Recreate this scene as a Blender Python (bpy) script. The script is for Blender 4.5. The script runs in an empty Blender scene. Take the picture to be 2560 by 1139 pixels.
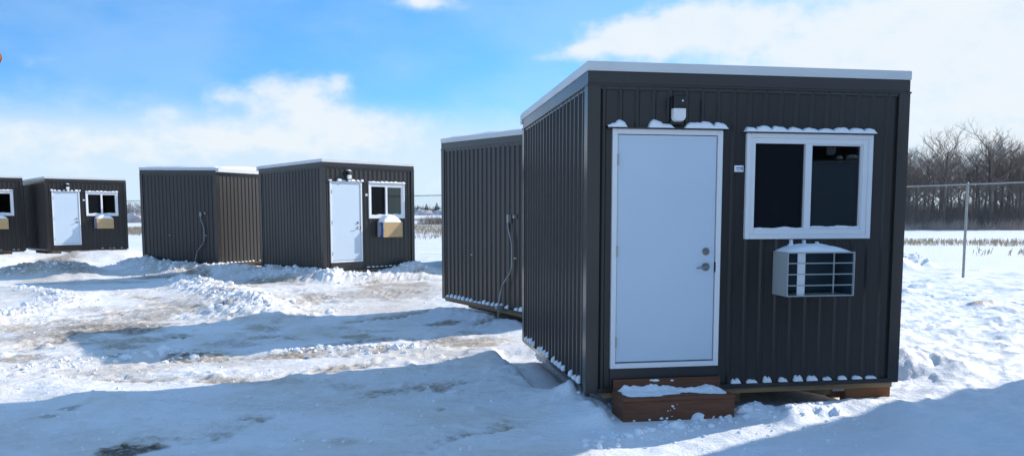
import bpy, bmesh, math, random
import numpy as np
from mathutils import Vector, Matrix
R = math.radians
random.seed(7); rng = np.random.default_rng(7)
C = bpy.context.scene.collection
SC = bpy.context.scene

# ------------------------------------------------------------------ camera
CAM_H, F_PX, YC, PITCH = 1.8, 2060.9, 723.05, 0.0926
cam = bpy.data.cameras.new('camera'); camo = bpy.data.objects.new('camera', cam); C.objects.link(camo)
camo.location = (0, 0, CAM_H); camo.rotation_euler = (math.pi/2 - PITCH, 0, 0)
cam.sensor_width = 36; cam.lens = F_PX/2560*36; cam.shift_y = (YC-569.5)/2560
cam.clip_start = .05; cam.clip_end = 6000
SC.camera = camo
SC.render.resolution_x = 1024; SC.render.resolution_y = 455

# ------------------------------------------------------------------ light
SUN_AZ, SUN_EL = 29.6, 27.0      # degrees: azimuth from +X towards +Y
sun = bpy.data.lights.new('sun', 'SUN'); suno = bpy.data.objects.new('sun', sun); C.objects.link(suno)
sdir = Vector((math.cos(R(SUN_AZ))*math.cos(R(SUN_EL)), math.sin(R(SUN_AZ))*math.cos(R(SUN_EL)), math.sin(R(SUN_EL))))
suno.rotation_euler = sdir.to_track_quat('Z', 'Y').to_euler(); suno.location = (30, 20, 30)
sun.energy = 3.5; sun.angle = R(.55); sun.color = (1, .925, .83)
SC.view_settings.view_transform = 'Standard'; SC.view_settings.look = 'None'
SC.view_settings.exposure = 0.68; SC.view_settings.gamma = 1

def px_azel(px, py):
    a = (px-1280)/F_PX
    return math.degrees(math.atan(a)), math.degrees(math.atan((531.7-py)/F_PX*math.cos(math.atan(a))))

w = bpy.data.worlds.new('World'); SC.world = w; w.use_nodes = True
nt = w.node_tree; nt.nodes.clear()
def N(t, **k):
    n = nt.nodes.new(t)
    for a, b in k.items(): setattr(n, a, b)
    return n
def L(a, b): nt.links.new(a, b)
def M(op, a, b=None, c=None, clamp=False):
    n = N('ShaderNodeMath', operation=op, use_clamp=clamp)
    for i, v in enumerate((a, b, c)):
        if v is None: continue
        if isinstance(v, (int, float)): n.inputs[i].default_value = v
        else: L(v, n.inputs[i])
    return n.outputs[0]
def smooth(v, lo, hi):
    n = N('ShaderNodeMapRange', interpolation_type='SMOOTHSTEP'); L(v, n.inputs[0])
    n.inputs[1].default_value = lo; n.inputs[2].default_value = hi
    return n.outputs[0]
out = N('ShaderNodeOutputWorld'); bg = N('ShaderNodeBackground'); L(bg.outputs[0], out.inputs[0])
tc = N('ShaderNodeTexCoord'); sep = N('ShaderNodeSeparateXYZ'); L(tc.outputs['Generated'], sep.inputs[0])
X, Y, Z = sep.outputs
el = M('MULTIPLY', M('ARCSINE', Z), 57.2958); az = M('MULTIPLY', M('ARCTAN2', X, Y), 57.2958)
sky = N('ShaderNodeTexSky', sky_type='NISHITA', sun_disc=False)
sky.sun_elevation = R(SUN_EL); sky.sun_rotation = R(90-SUN_AZ); sky.air_density = 1.0; sky.dust_density = .25; sky.ozone_density = 3.0
# cold clear winter air: read the sky a little higher than the line of sight, so the low sky stays deep blue
cmb = N('ShaderNodeCombineXYZ'); L(X, cmb.inputs[0]); L(Y, cmb.inputs[1])
L(M('ADD', M('MULTIPLY', M('MAXIMUM', Z, 0), 2.2), .20), cmb.inputs[2])
nrm = N('ShaderNodeVectorMath', operation='NORMALIZE'); L(cmb.outputs[0], nrm.inputs[0]); L(nrm.outputs[0], sky.inputs[0])
azel = N('ShaderNodeCombineXYZ'); L(az, azel.inputs[0]); L(el, azel.inputs[1])
BLOBS = [(590,240,62,26,.75),(683,220,46,36,.85),(730,262,150,24,.45),(782,232,50,36,.85),(862,222,40,30,.8),(800,300,170,34,.7),(430,285,52,24,.6),
 (650,355,300,42,.85),(960,330,260,52,.6),(1065,22,78,22,1.1),(130,155,75,20,.45),(1360,154,50,13,.5),(1450,142,60,24,.75),(1520,110,60,34,.7),
 (1590,105,95,48,1),(1700,60,60,36,.8),(1800,80,120,60,.9),(1950,170,420,90,.6),(2150,40,420,110,.35),(2560,200,420,280,1.25),
 (1330,60,90,40,.15),(100,355,330,60,.75),(1240,200,40,14,.2)]
acc = None
for (px, py, sx, sy, wt) in BLOBS:
    a, e = px_azel(px, py); sa = sx/F_PX*57.3; se = sy/F_PX*57.3
    s = N('ShaderNodeVectorMath', operation='MULTIPLY_ADD'); L(azel.outputs[0], s.inputs[0])
    s.inputs[1].default_value = (1/sa, 1/se, 0); s.inputs[2].default_value = (-a/sa, -e/se, 0)
    d = N('ShaderNodeVectorMath', operation='DOT_PRODUCT'); L(s.outputs[0], d.inputs[0]); L(s.outputs[0], d.inputs[1])
    g = M('EXPONENT', M('MULTIPLY', d.outputs['Value'], -1.0))
    acc = M('MULTIPLY_ADD', g, wt, acc if acc is not None else 0.0)
def wnoise(scale, sx, sy, detail, seed, rough=.55):
    v = N('ShaderNodeVectorMath', operation='MULTIPLY_ADD'); L(azel.outputs[0], v.inputs[0])
    v.inputs[1].default_value = (sx, sy, 0); v.inputs[2].default_value = (seed, seed*.7, seed*.3)
    n = N('ShaderNodeTexNoise'); n.inputs['Scale'].default_value = scale; n.inputs['Detail'].default_value = detail
    n.inputs['Roughness'].default_value = rough
    L(v.outputs[0], n.inputs['Vector']); return n.outputs[0]
n1 = wnoise(.52, 1, 1.5, 8, 3.1, .56); n2 = wnoise(.09, 1, 2.2, 5, 11.7)
dens = M('ADD', acc, M('MULTIPLY', M('SUBTRACT', n1, .5), 1.15))
cl = M('MULTIPLY', smooth(dens, .18, 1.2), .95)
# thin veil elsewhere round the dome, and whitening towards the horizon
veil = M('MULTIPLY', smooth(n2, .38, .68), M('ADD', .18, M('MULTIPLY', smooth(el, 17, 28), .42)))
hz = M('MULTIPLY', smooth(M('ADD', el, M('MULTIPLY', M('SUBTRACT', n1, .5), 2.6)), 8.3, 3.6), .90)
rt = M('MULTIPLY', smooth(az, 10, 26), .5)
tot = M('SUBTRACT', 1.0, M('MULTIPLY', M('MULTIPLY', M('SUBTRACT', 1.0, cl), M('SUBTRACT', 1.0, veil)), M('MULTIPLY', M('SUBTRACT', 1.0, hz), M('SUBTRACT', 1.0, M('MULTIPLY', rt, smooth(el, 30, 12))))))
mix = N('ShaderNodeMix', data_type='RGBA'); L(tot, mix.inputs[0]); 
hs = N('ShaderNodeHueSaturation'); hs.inputs['Saturation'].default_value = 1.14; L(sky.outputs[0], hs.inputs['Color'])
gain = N('ShaderNodeVectorMath', operation='MULTIPLY'); L(hs.outputs[0], gain.inputs[0]); gain.inputs[1].default_value = (1.08, 1.41, 1.42); L(gain.outputs[0], mix.inputs[6])
ccol = N('ShaderNodeMix', data_type='RGBA'); L(smooth(M('ADD', n1, M('MULTIPLY', cl, .5)), .4, 1.1), ccol.inputs[0])
ccol.inputs[6].default_value = (2.95, 3.55, 4.0, 1); ccol.inputs[7].default_value = (3.6, 3.85, 4.05, 1)
L(ccol.outputs[2], mix.inputs[7])
L(mix.outputs[2], bg.inputs[0]); bg.inputs[1].default_value = .15

# ------------------------------------------------------------------ pixel -> ground helper (world positions)
def ray(px, py):
    x = (px-1280)/F_PX; z = (YC-py)/F_PX; cp, sp = math.cos(PITCH), math.sin(PITCH)
    return (x, cp+z*sp, z*cp-sp)
def G(px, py, z=0.):
    d = ray(px, py); t = (z-CAM_H)/d[2]; return (d[0]*t, d[1]*t)

# ------------------------------------------------------------------ materials
def mat(name, col, rough=.5, metal=0, spec=.5, var=0., vscale=3., bump=0., bscale=20., col2=None, stretch=(1,1,1), coat=0.):
    m = bpy.data.materials.new(name); m.use_nodes = True; t = m.node_tree; b = t.nodes['Principled BSDF']
    b.inputs['Base Color'].default_value = (*col, 1); b.inputs['Roughness'].default_value = rough
    b.inputs['Metallic'].default_value = metal; b.inputs['Specular IOR Level'].default_value = spec
    b.inputs['Coat Weight'].default_value = coat; b.inputs['Coat Roughness'].default_value = .18
    tcn = t.nodes.new('ShaderNodeTexCoord'); mp = t.nodes.new('ShaderNodeMapping'); mp.inputs['Scale'].default_value = stretch
    t.links.new(tcn.outputs['Object'], mp.inputs[0])
    if var or col2:
        n = t.nodes.new('ShaderNodeTexNoise'); n.inputs['Scale'].default_value = vscale; n.inputs['Detail'].default_value = 5
        t.links.new(mp.outputs[0], n.inputs['Vector'])
        mx = t.nodes.new('ShaderNodeMix'); mx.data_type = 'RGBA'
        mr = t.nodes.new('ShaderNodeMapRange'); mr.inputs[1].default_value = .3; mr.inputs[2].default_value = .7
        t.links.new(n.outputs[0], mr.inputs[0]); t.links.new(mr.outputs[0], mx.inputs[0])
        c2 = col2 or tuple(c*(1-var) for c in col)
        mx.inputs[6].default_value = (*col, 1); mx.inputs[7].default_value = (*c2, 1)
        t.links.new(mx.outputs[2], b.inputs['Base Color'])
        m2 = t.nodes.new('ShaderNodeMapRange'); t.links.new(n.outputs[0], m2.inputs[0])
        m2.inputs[3].default_value = max(0, rough-.08); m2.inputs[4].default_value = min(1, rough+.1)
        t.links.new(m2.outputs[0], b.inputs['Roughness'])
    if bump:
        n = t.nodes.new('ShaderNodeTexNoise'); n.inputs['Scale'].default_value = bscale; n.inputs['Detail'].default_value = 4
        t.links.new(mp.outputs[0], n.inputs['Vector'])
        bp = t.nodes.new('ShaderNodeBump'); bp.inputs['Strength'].default_value = bump; bp.inputs['Distance'].default_value = .01
        t.links.new(n.outputs[0], bp.inputs['Height']); t.links.new(bp.outputs[0], b.inputs['Normal'])
    return m
MT = dict(
 siding=mat('charcoal_siding', (.031,.0275,.0255), .36, 0, .4, .25, 1.1, .15, 5, stretch=(1,1,.2), coat=.12),
 trim=mat('charcoal_trim', (.030,.027,.026), .22, 0, .5, .1, 2),
 roofedge=mat('white_roof_edge', (.66,.68,.68), .4, 0, .5, .08, 1.5),
 white=mat('white_vinyl', (.80,.81,.82), .35, 0, .5, .04, 2),
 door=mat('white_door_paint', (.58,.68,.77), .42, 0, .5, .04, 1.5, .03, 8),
 black=mat('black_plastic', (.012,.012,.013), .4),
 dark=mat('dark_gap', (.02,.02,.02), .8),
 diffuser=mat('lamp_diffuser', (.80,.80,.78), .3),
 metal=mat('brushed_metal', (.32,.31,.30), .32, .9),
 galv=mat('galvanised_steel', (.36,.36,.34), .42, .6, var=.2, vscale=9),
 conduit=mat('grey_conduit', (.30,.31,.31), .4, .2),
 sleeve=mat('grey_painted_sleeve', (.40,.43,.42), .45, 0, .5, .08, 4),
 sleevedark=mat('sleeve_inner_dark', (.03,.055,.08), .25),
 wood=mat('stained_step_wood', (.19,.080,.045), .7, 0, .3, .35, 5, .3, 18, stretch=(.6,6,6)),
 lumber=mat('raw_lumber', (.38,.24,.13), .75, 0, .3, .35, 4, .3, 18, stretch=(.6,4,4)),
 beam=mat('orange_brown_beam', (.34,.13,.05), .75, 0, .3, .4, 5, .3, 18),
 card=mat('cardboard', (.52,.36,.19), .8, 0, .2, .10, 5),
 cardside=mat('printed_cardboard_side', (.42,.42,.46), .7, 0, .2, .15, 6),
 blue=mat('blue_tape', (.03,.13,.42), .5),
 snow=mat('settled_snow', (.89,.91,.94), .6, 0, .3, .03, 8, .5, 30),
 inner=mat('interior_wall', (.30,.29,.27), .7),
 screen=mat('insect_screen', (.02,.02,.02), .8),
 bark=mat('grey_bark', (.13,.11,.10), .9, 0, .2, .35, .6),
 twig=mat('bare_twigs', (.20,.160,.135), .9, 0, .2),
 lightbrush=mat('tan_brush', (.40,.33,.28), .9, 0, .2, .35, .4),
 brush=mat('grey_brush', (.20,.16,.14), .9, 0, .2, .35, .3),
 farwood=mat('haze_grey_twigs', (.17,.165,.18), .95, 0, .1),  # distance haze is put into this bluish grey colour
 conifer=mat('conifer_needles', (.030,.055,.045), .9, 0, .2, .3, 2),
 stubble=mat('dry_corn_stalk', (.56,.43,.27), .9, 0, .2, .35, .8),
 orange=mat('orange_sign_face', (.80,.38,.03), .45, coat=.2), red=mat('red_sign_border', (.45,.06,.04), .45),
)
# snow scatters a little below its surface
for k in ('snow',):
    b = MT[k].node_tree.nodes['Principled BSDF']
def glassmat():
    m = bpy.data.materials.new('window_glass'); m.use_nodes = True; t = m.node_tree; t.nodes.clear()
    o = t.nodes.new('ShaderNodeOutputMaterial'); mx = t.nodes.new('ShaderNodeMixShader'); fr = t.nodes.new('ShaderNodeFresnel'); fr.inputs[0].default_value = 1.5
    tr = t.nodes.new('ShaderNodeBsdfTransparent'); tr.inputs[0].default_value = (.62,.68,.68,1); gl = t.nodes.new('ShaderNodeBsdfGlossy'); gl.inputs['Roughness'].default_value = .015
    t.links.new(fr.outputs[0], mx.inputs[0]); t.links.new(tr.outputs[0], mx.inputs[1]); t.links.new(gl.outputs[0], mx.inputs[2]); t.links.new(mx.outputs[0], o.inputs[0])
    return m
MT['glass'] = glassmat()
def screenmat():
    m = bpy.data.materials.new('fine_screen'); m.use_nodes = True; t = m.node_tree; b = t.nodes['Principled BSDF']
    b.inputs['Base Color'].default_value = (.015,.017,.02,1); b.inputs['Roughness'].default_value = .9; b.inputs['Specular IOR Level'].default_value = 0; b.inputs['Alpha'].default_value = .82
    return m
MT['screen'] = screenmat()

# ------------------------------------------------------------------ mesh helpers
class Fr:      # a wall frame: s along the wall, n outwards, z up
    def __init__(s, O, S, Nn): s.O, s.S, s.N = O, S, Nn
    def p(s, a, n, z): return (s.O[0]+s.S[0]*a+s.N[0]*n, s.O[1]+s.S[1]*a+s.N[1]*n, z)
ID = Fr((0,0), (1,0), (0,1))
class MB:
    def __init__(s): s.v = []; s.f = []
    def quad(s, *p): i = len(s.v); s.v += list(p); s.f.append(tuple(range(i, i+len(p))))
    def hexa(s, b, t):          # bottom 4, top 4 corners
        i = len(s.v); s.v += list(b)+list(t)
        s.f += [(i+3,i+2,i+1,i), (i+4,i+5,i+6,i+7)]+[(i+k, i+(k+1)%4, i+4+(k+1)%4, i+4+k) for k in range(4)]
    def box(s, fr, a0, a1, n0, n1, z0, z1):
        q = [(a0,n0),(a1,n0),(a1,n1),(a0,n1)]
        s.hexa([fr.p(a,n,z0) for a,n in q], [fr.p(a,n,z1) for a,n in q])
    def ring(s, fr, a0, a1, z0, z1, wd, n0, n1):      # picture-frame of four butted boards
        s.box(fr, a0, a0+wd, n0, n1, z0, z1); s.box(fr, a1-wd, a1, n0, n1, z0, z1)
        s.box(fr, a0+wd, a1-wd, n0, n1, z1-wd, z1); s.box(fr, a0+wd, a1-wd, n0, n1, z0, z0+wd)
    def cyl(s, fr, a, n0, n1, z, r, k=16):            # short cylinder standing out from the wall
        i = len(s.v)
        for n in (n0, n1):
            for j in range(k): s.v.append(fr.p(a+r*math.cos(2*math.pi*j/k), n, z+r*math.sin(2*math.pi*j/k)))
        s.f += [tuple(range(i, i+k)), tuple(range(i+2*k-1, i+k-1, -1))]+[(i+j, i+(j+1)%k, i+k+(j+1)%k, i+k+j) for j in range(k)]
    def tube(s, pts, rad, k=6, cap=True):
        pts = [Vector(p) for p in pts]; i0 = len(s.v); n = len(pts)
        for j, p in enumerate(pts):
            d = (pts[min(j+1, n-1)]-pts[max(j-1, 0)])
            if d.length < 1e-9: d = Vector((0,0,1))
            d.normalize(); a = d.cross(Vector((0,0,1)) if abs(d.z) < .9 else Vector((1,0,0))); a.normalize(); b = d.cross(a)
            r = rad[j] if isinstance(rad, (list, tuple)) else rad
            for q in range(k):
                c = p+a*(r*math.cos(2*math.pi*q/k))+b*(r*math.sin(2*math.pi*q/k)); s.v.append(tuple(c))
        for j in range(n-1):
            for q in range(k):
                A = i0+j*k; s.f.append((A+q, A+(q+1)%k, A+k+(q+1)%k, A+k+q))
        if cap: s.f += [tuple(range(i0, i0+k)), tuple(range(i0+n*k-1, i0+n*k-k-1, -1))]
    def build(s, name, m, parent=None, smooth=False, bevel=0, fix=True):
        me = bpy.data.meshes.new(name); me.from_pydata(s.v, [], s.f); 
        if fix:
            b = bmesh.new(); b.from_mesh(me); bmesh.ops.recalc_face_normals(b, faces=b.faces); b.to_mesh(me); b.free()
        if smooth: me.polygons.foreach_set('use_smooth', [True]*len(me.polygons))
        for mm in (m if isinstance(m, (list, tuple)) else [m]): me.materials.append(mm)
        o = bpy.data.objects.new(name, me); C.objects.link(o)
        if parent: o.parent = parent
        if bevel:
            bv = o.modifiers.new('bevel', 'BEVEL'); bv.width = bevel; bv.segments = 2; bv.limit_method = 'ANGLE'
        return o
def tag(o, label=None, cat=None, group=None, kind=None):
    if label: o['label'] = label
    if cat: o['category'] = cat
    if group: o['group'] = group
    if kind: o['kind'] = kind
    return o
def empty(name, loc, rz=0):
    o = bpy.data.objects.new(name, None); C.objects.link(o); o.location = loc; o.rotation_euler = (0,0,rz); o.empty_display_size = .3
    return o

# ------------------------------------------------------------------ numpy noise
def vnoise(x, y, seed=0):
    xi = np.floor(x).astype(np.int64); yi = np.floor(y).astype(np.int64); xf = x-xi; yf = y-yi
    u = xf*xf*(3-2*xf); v = yf*yf*(3-2*yf)
    def h(a, b):
        n = (a*374761393+b*668265263+seed*1442695041) & 0xffffffff
        n = ((n ^ (n >> 13))*1274126177) & 0xffffffff; n = n ^ (n >> 16)
        return (n & 0xffff)/65535.
    a = h(xi, yi); b = h(xi+1, yi); c = h(xi, yi+1); d = h(xi+1, yi+1)
    return (a*(1-u)+b*u)*(1-v)+(c*(1-u)+d*u)*v
def fbm(x, y, o=4, seed=0, g=.5):
    r = 0; a = 1; t = 0
    for i in range(o):
        r = r+a*vnoise(x*2**i+i*17.3, y*2**i+i*9.1, seed+i*7); t += a; a *= g
    return r/t
def sst(x, a, b):
    t = np.clip((x-a)/(b-a), 0, 1); return t*t*(3-2*t)

# ------------------------------------------------------------------ cabin poses: x, y, base z, heading
W, D, HF, HB = 3.055, 3.087, 2.735, 2.656
POSE = dict(A=(.683,7.343,.188,.170), D=(-4.929,21.606,.273,.821), E=(-18.395,32.726,.302,.800), F=(-21.465,30.599,.316,.815),
            C=(-10.169,28.446,.270,-2.012), B=(1.368,16.860,.225,-2.613), G=(9.10,10.72,.19,-2.531), H=(6.52,4.77,.2,-2.60), K=(-1.55,24.57,.25,.17), M=(-15.49,35.34,.3,.17))
def cab_uv(n, x, y):
    cx, cy, _, a = POSE[n]; dx = x-cx; dy = y-cy
    return dx*math.cos(a)+dy*math.sin(a), -dx*math.sin(a)+dy*math.cos(a)
def cab_pt(n, u, v):
    cx, cy, _, a = POSE[n]; return (cx+u*math.cos(a)-v*math.sin(a), cy+u*math.sin(a)+v*math.cos(a))

# ------------------------------------------------------------------ ground heightfield
def grow(a, s0, k, end):
    r = []; s = s0
    while a < end: a += s; s *= k; r.append(a)
    return r
xs = np.arange(-9, 9.5, .032)
left = [-9-(t) for t in grow(0, .034, 1.022, 1600)][::-1]; right_ = [9.5+t for t in grow(0, .034, 1.03, 1600)]
gx = np.array(left+list(xs)+right_)
ys = [4.]; 
while ys[-1] < 70: ys.append(ys[-1]+.028*(ys[-1]/6)**1.25)
ys += [ys[-1]+t for t in grow(0, .8, 1.06, 3200)]
gy = np.array([4-t for t in grow(0, .1, 1.12, 60)][::-1]+ys)
GX, GY = np.meshgrid(gx, gy)
def seg_dist(x, y, pts, seg_t=False):
    best = np.full(x.shape, 1e9); T = np.zeros(x.shape); S = np.zeros(x.shape); acc = 0.; tot = sum(math.dist(pts[i], pts[i+1]) for i in range(len(pts)-1))
    for i in range(len(pts)-1):
        ax, ay = pts[i]; bx, by = pts[i+1]; dx, dy = bx-ax, by-ay; l2 = dx*dx+dy*dy; l = math.sqrt(l2)
        t = np.clip(((x-ax)*dx+(y-ay)*dy)/l2, 0, 1); d = np.hypot(x-ax-t*dx, y-ay-t*dy)
        sg = np.sign((x-ax)*dy-(y-ay)*dx)
        m = d < np.abs(best); best = np.where(m, d*sg+1e-9, best); T = np.where(m, acc+t*l, T); acc += l
    return best, T, tot
def P(*pp): return [G(a, b) for a, b in pp]
#           points, half width, height, lumpiness, dirt
RIDGES = [
 (P((1425,1008),(1465,1004),(1505,1018),(1532,1046)), .17, .13, .9, .0),
 (P((1975,1050),(2030,1044),(2075,1040)), .11, .06, .9, .0),
 (P((2252,925),(2300,912),(2345,920)), .26, .16, .35, .0),
 (P((2372,942),(2400,938)), .16, .09, .3, .0),
 (P((2440,768),(2470,766)), .22, .09, .3, .3),
 (P((455,708),(520,725),(590,748),(640,765),(655,792)), .62, .20, 1.0, .0),
 (P((560,790),(600,775),(655,780)), .5, .10, 1.0, .0),
 (P((-60,815),(20,797),(90,778),(165,762),(150,742),(60,728),(-80,724)), .50, .10, 1.0, .12),
 (P((-60,945),(80,930),(200,912),(330,893),(500,888)), .30, .05, 1.0, .05),
 (P((-40,985),(50,968),(110,962),(180,985),(270,1005)), .28, .05, .6, .0),
 (P((690,885),(800,880),(950,872),(1090,876)), .20, .045, 1.0, .0),
 (P((100,690),(210,686)), .45, .10, 1.0, .0),
 (P((338,672),(420,681),(520,686),(600,687),(700,699),(785,702)), .62, .30, .9, .0),
 (P((822,706),(850,703),(930,700),(1040,690)), .42, .17, .9, .0),
 (P((55,692),(110,688),(150,688),(190,692)), .9, .28, .8, .3),
 (P((-60,668),(60,661),(130,659),(240,656),(330,652)), 1.0, .42, .4, .0),
 (P((1860,1030),(1960,1050),(2000,1030),(2080,1018),(2220,1003)), .18, .06, .5, .0),
 (P((1120,782),(1200,792),(1310,812)), .45, .12, .5, .0),
 (P((2240,672),(2272,660),(2290,668)), .42, .36, .8, .0),
 (P((1040,690),(1075,672),(1110,668)), .8, .22, .3, .0),
 (P((320,668),(350,680),(420,690)), .6, .12, 1.0, .1),
 (P((1480,1130),(1600,1085),(1720,1060),(1900,1035)), .12, .03, .8, .0),
]
#        px, py, rx, ry, strength
DIRT = [(150,825,330,50,.42),(420,770,160,45,.45),(980,730,200,30,.42),(700,1000,260,40,.16),(1150,850,160,14,.5),(250,1085,300,40,.15),(1000,1060,200,30,.12),(560,655,60,6,.6),(260,915,260,25,.3),(640,820,90,12,.5),(720,770,60,30,.4),(600,905,220,16,.28),(900,870,250,12,.3),(150,780,120,14,.4),(60,840,90,16,.5),(325,1128,85,24,1.0),(400,1100,160,14,.35),(560,1062,110,16,.22),(480,688,75,7,.9),(545,680,32,6,1.0),(155,662,40,10,.9),(270,820,200,24,.7),(420,785,70,30,.55),
 (330,850,130,12,.5),(700,706,160,7,.65),(430,693,90,5,.8),(1110,808,45,6,.7),(900,842,90,11,.55),(880,738,260,12,.35),(1020,712,100,9,.5),(175,1022,36,6,.5),(120,1040,30,6,.5),
 (870,1105,60,22,.3),(860,960,90,16,.28),(1085,972,45,8,.55),(1100,1022,18,6,.45),(1010,770,120,16,.25),(250,930,220,14,.3),(650,955,120,14,.3),(60,895,90,18,.5),
 (200,705,160,8,.45),(540,860,120,18,.4),(1180,830,60,6,.35),(700,1010,120,18,.2),(2465,762,22,5,.4),(1000,845,60,6,.4),(1150,862,120,7,.55),(300,865,100,10,.5),(930,700,220,6,.35)]
TRACKS = [ (P((1110,724),(850,738),(600,775),(300,826),(-40,880)), .30), (P((1300,868),(1000,902),(600,950),(150,945),(-40,960)), .17), (P((1200,846),(900,880),(400,900),(-40,868)), .26), (P((1100,690),(800,722),(560,716),(200,722)), .34), (P((640,838),(700,812),(780,790),(810,760),(770,735),(700,722)), .26), (P((60,905),(180,884),(300,868),(420,862)), .22),
           (P((0,880),(120,850),(260,828),(330,800),(300,770)), .24), (P((520,800),(480,770),(380,745),(240,735)), .22),
           (P((420,1139),(640,1040),(900,985),(1240,945)), .17), (P((700,860),(900,800),(1200,765)), .22) ]
def ground_fields(x, y):
    far = np.clip(1-np.abs(y-14)/60, 0, 1)*np.clip(1-np.abs(x)/60, 0, 1)
    # yard: hard packed snow; elsewhere soft
    ea = P((1180,1300),(1240,960),(1240,880),(1300,845),(1120,790),(1110,700),(1120,660))
    dE, _, _ = seg_dist(x, y, ea)
    ux = (x-(-.12))/(1.); 
    bx = np.interp(y, [4, 7.2, 9.5, 11.6, 13.5, 17, 22, 60], [1.2, .1, -.2, -.1, -1.6, -1.4, -1.5, -2.])
    soft = sst(x-bx+(fbm(x*1.3, y*1.3, 3, 5)-.5)*.9, -.35, .55)
    soft = np.maximum(soft, sst(y+(fbm(x*.5, y*.5, 3, 6)-.5)*4, 23., 27.)*sst(x, -9, -5)); soft = np.maximum(soft, sst(y, 30, 33)*1.)
    h = (fbm(x*.35, y*.35, 4, 1)-.5)*(.035+.045*soft)*far
    # soft drifted snow: wind-shaped bumps
    wx = x*.87+y*.49; wy = -x*.49+y*.87
    d1 = fbm(wx*1.2, wy*2.8, 4, 21); d2 = 1-np.abs(2*fbm(wx*2.1, wy*4.6, 4, 31)-1)
    right = sst(x, 3.0, 4.6)*np.clip(1.6-np.abs(y-14)/14, 0, 1)
    h += soft*far*((d1-.5)*.09+(d2-.8)*.022)+right*(d2**3-.5)*.05+right*np.maximum(0, fbm(x*1.1, y*1.6, 2, 77)-.62)*.28
    h += soft*far*(fbm(x*7, y*7, 3, 41)-.5)*.03
    # packed part
    pk = (1-soft)*far
    h += pk*((fbm(x*2.2, y*2.8, 4, 8)-.5)*.022+(fbm(x*12, y*12, 3, 9)-.5)*.014)
    crumb = np.maximum(0, fbm(x*9, y*9, 3, 13)-.60)*sst(fbm(x*.8, y*1.1, 3, 14), .45, .6)
    h += pk*crumb*.16
    # trench beside cabin A and under the cabins
    dirt = np.zeros(x.shape); lump = np.zeros(x.shape)
    for pts, wd, ht, lm, dr in RIDGES:
        x0 = min(p[0] for p in pts)-4*wd; x1 = max(p[0] for p in pts)+4*wd; y0 = min(p[1] for p in pts)-4*wd; y1 = max(p[1] for p in pts)+4*wd
        m = (x > x0) & (x < x1) & (y > y0) & (y < y1)
        if not m.any(): continue
        xx, yy = x[m], y[m]; d, T, tot = seg_dist(xx, yy, pts)
        d = np.abs(d); wv = wd*(.65+.7*fbm(xx*1.2, yy*1.2, 3, 50)); env = np.exp(-(d/wv)**2)
        fine = 1/max(.12, wd*.38)
        c1 = 1-np.abs(2*fbm(xx*fine, yy*fine, 3, 51)-1); c2 = fbm(xx*fine*2.6, yy*fine*2.6, 3, 52)
        hh = ht*env*(.75+.5*fbm(xx*.9, yy*.9, 2, 53))+lm*ht*np.sqrt(env)*((c1-.75)*.55+(c2-.5)*.75)*sst(env, .03, .3)
        h[m] = h[m]+np.maximum(hh, -.02); dirt[m] = np.maximum(dirt[m], dr*env*2); lump[m] = np.maximum(lump[m], env*lm)
    for pts, wd in TRACKS:
        x0 = min(p[0] for p in pts)-1; x1 = max(p[0] for p in pts)+1; y0 = min(p[1] for p in pts)-1; y1 = max(p[1] for p in pts)+1
        m = (x > x0) & (x < x1) & (y > y0) & (y < y1); xx, yy = x[m], y[m]
        for off in (0., 1.75):
            d, T, tot = seg_dist(xx, yy, pts); d = d-off; e = np.exp(-(d/wd)**6)*sst(T, 0, .8)*sst(tot-T, 0, .8)*sst(fbm(xx*.9, yy*.9, 2, 60), .3, .55)
            tread = np.where(np.sin((T+np.abs(d)*.8)/.17*2*math.pi) > 0, 1., 0.)*(np.abs(d) > .03)
            h[m] -= e*(.012+.017*tread)*(1-np.minimum(1, lump[m])); dirt[m] = np.maximum(dirt[m], e*(.42+.30*tread)*sst(fbm(xx*2.2, yy*2.2, 4, 62), .30, .62))
            h[m] += .018*np.exp(-((np.abs(d)-wd*1.25)/(wd*.25))**2)*sst(fbm(xx*8, yy*8, 2, 61), .45, .6)*(1-np.minimum(1, lump[m]))
    for px, py, rx, ry, s in DIRT:
        cx, cy = G(px, py); wx_ = rx/F_PX*cy; wy_ = abs(G(px, py-ry)[1]-G(px, py+ry)[1])/2
        m = (np.abs(x-cx) < 2.2*wx_) & (np.abs(y-cy) < 2.2*wy_); xx, yy = x[m], y[m]
        e = np.exp(-((xx-cx)/wx_)**2-((yy-cy)/wy_)**2)
        n = fbm(xx*3.0, yy*2.4, 5, int(px)+int(py), .62)
        v = s*sst(e*1.15+(n-.5)*1.7, .30, 1.1)*sst(e, .02, .3)
        dirt[m] = np.maximum(dirt[m], v*(1-.85*np.minimum(1, lump[m]*1.2)))
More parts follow.
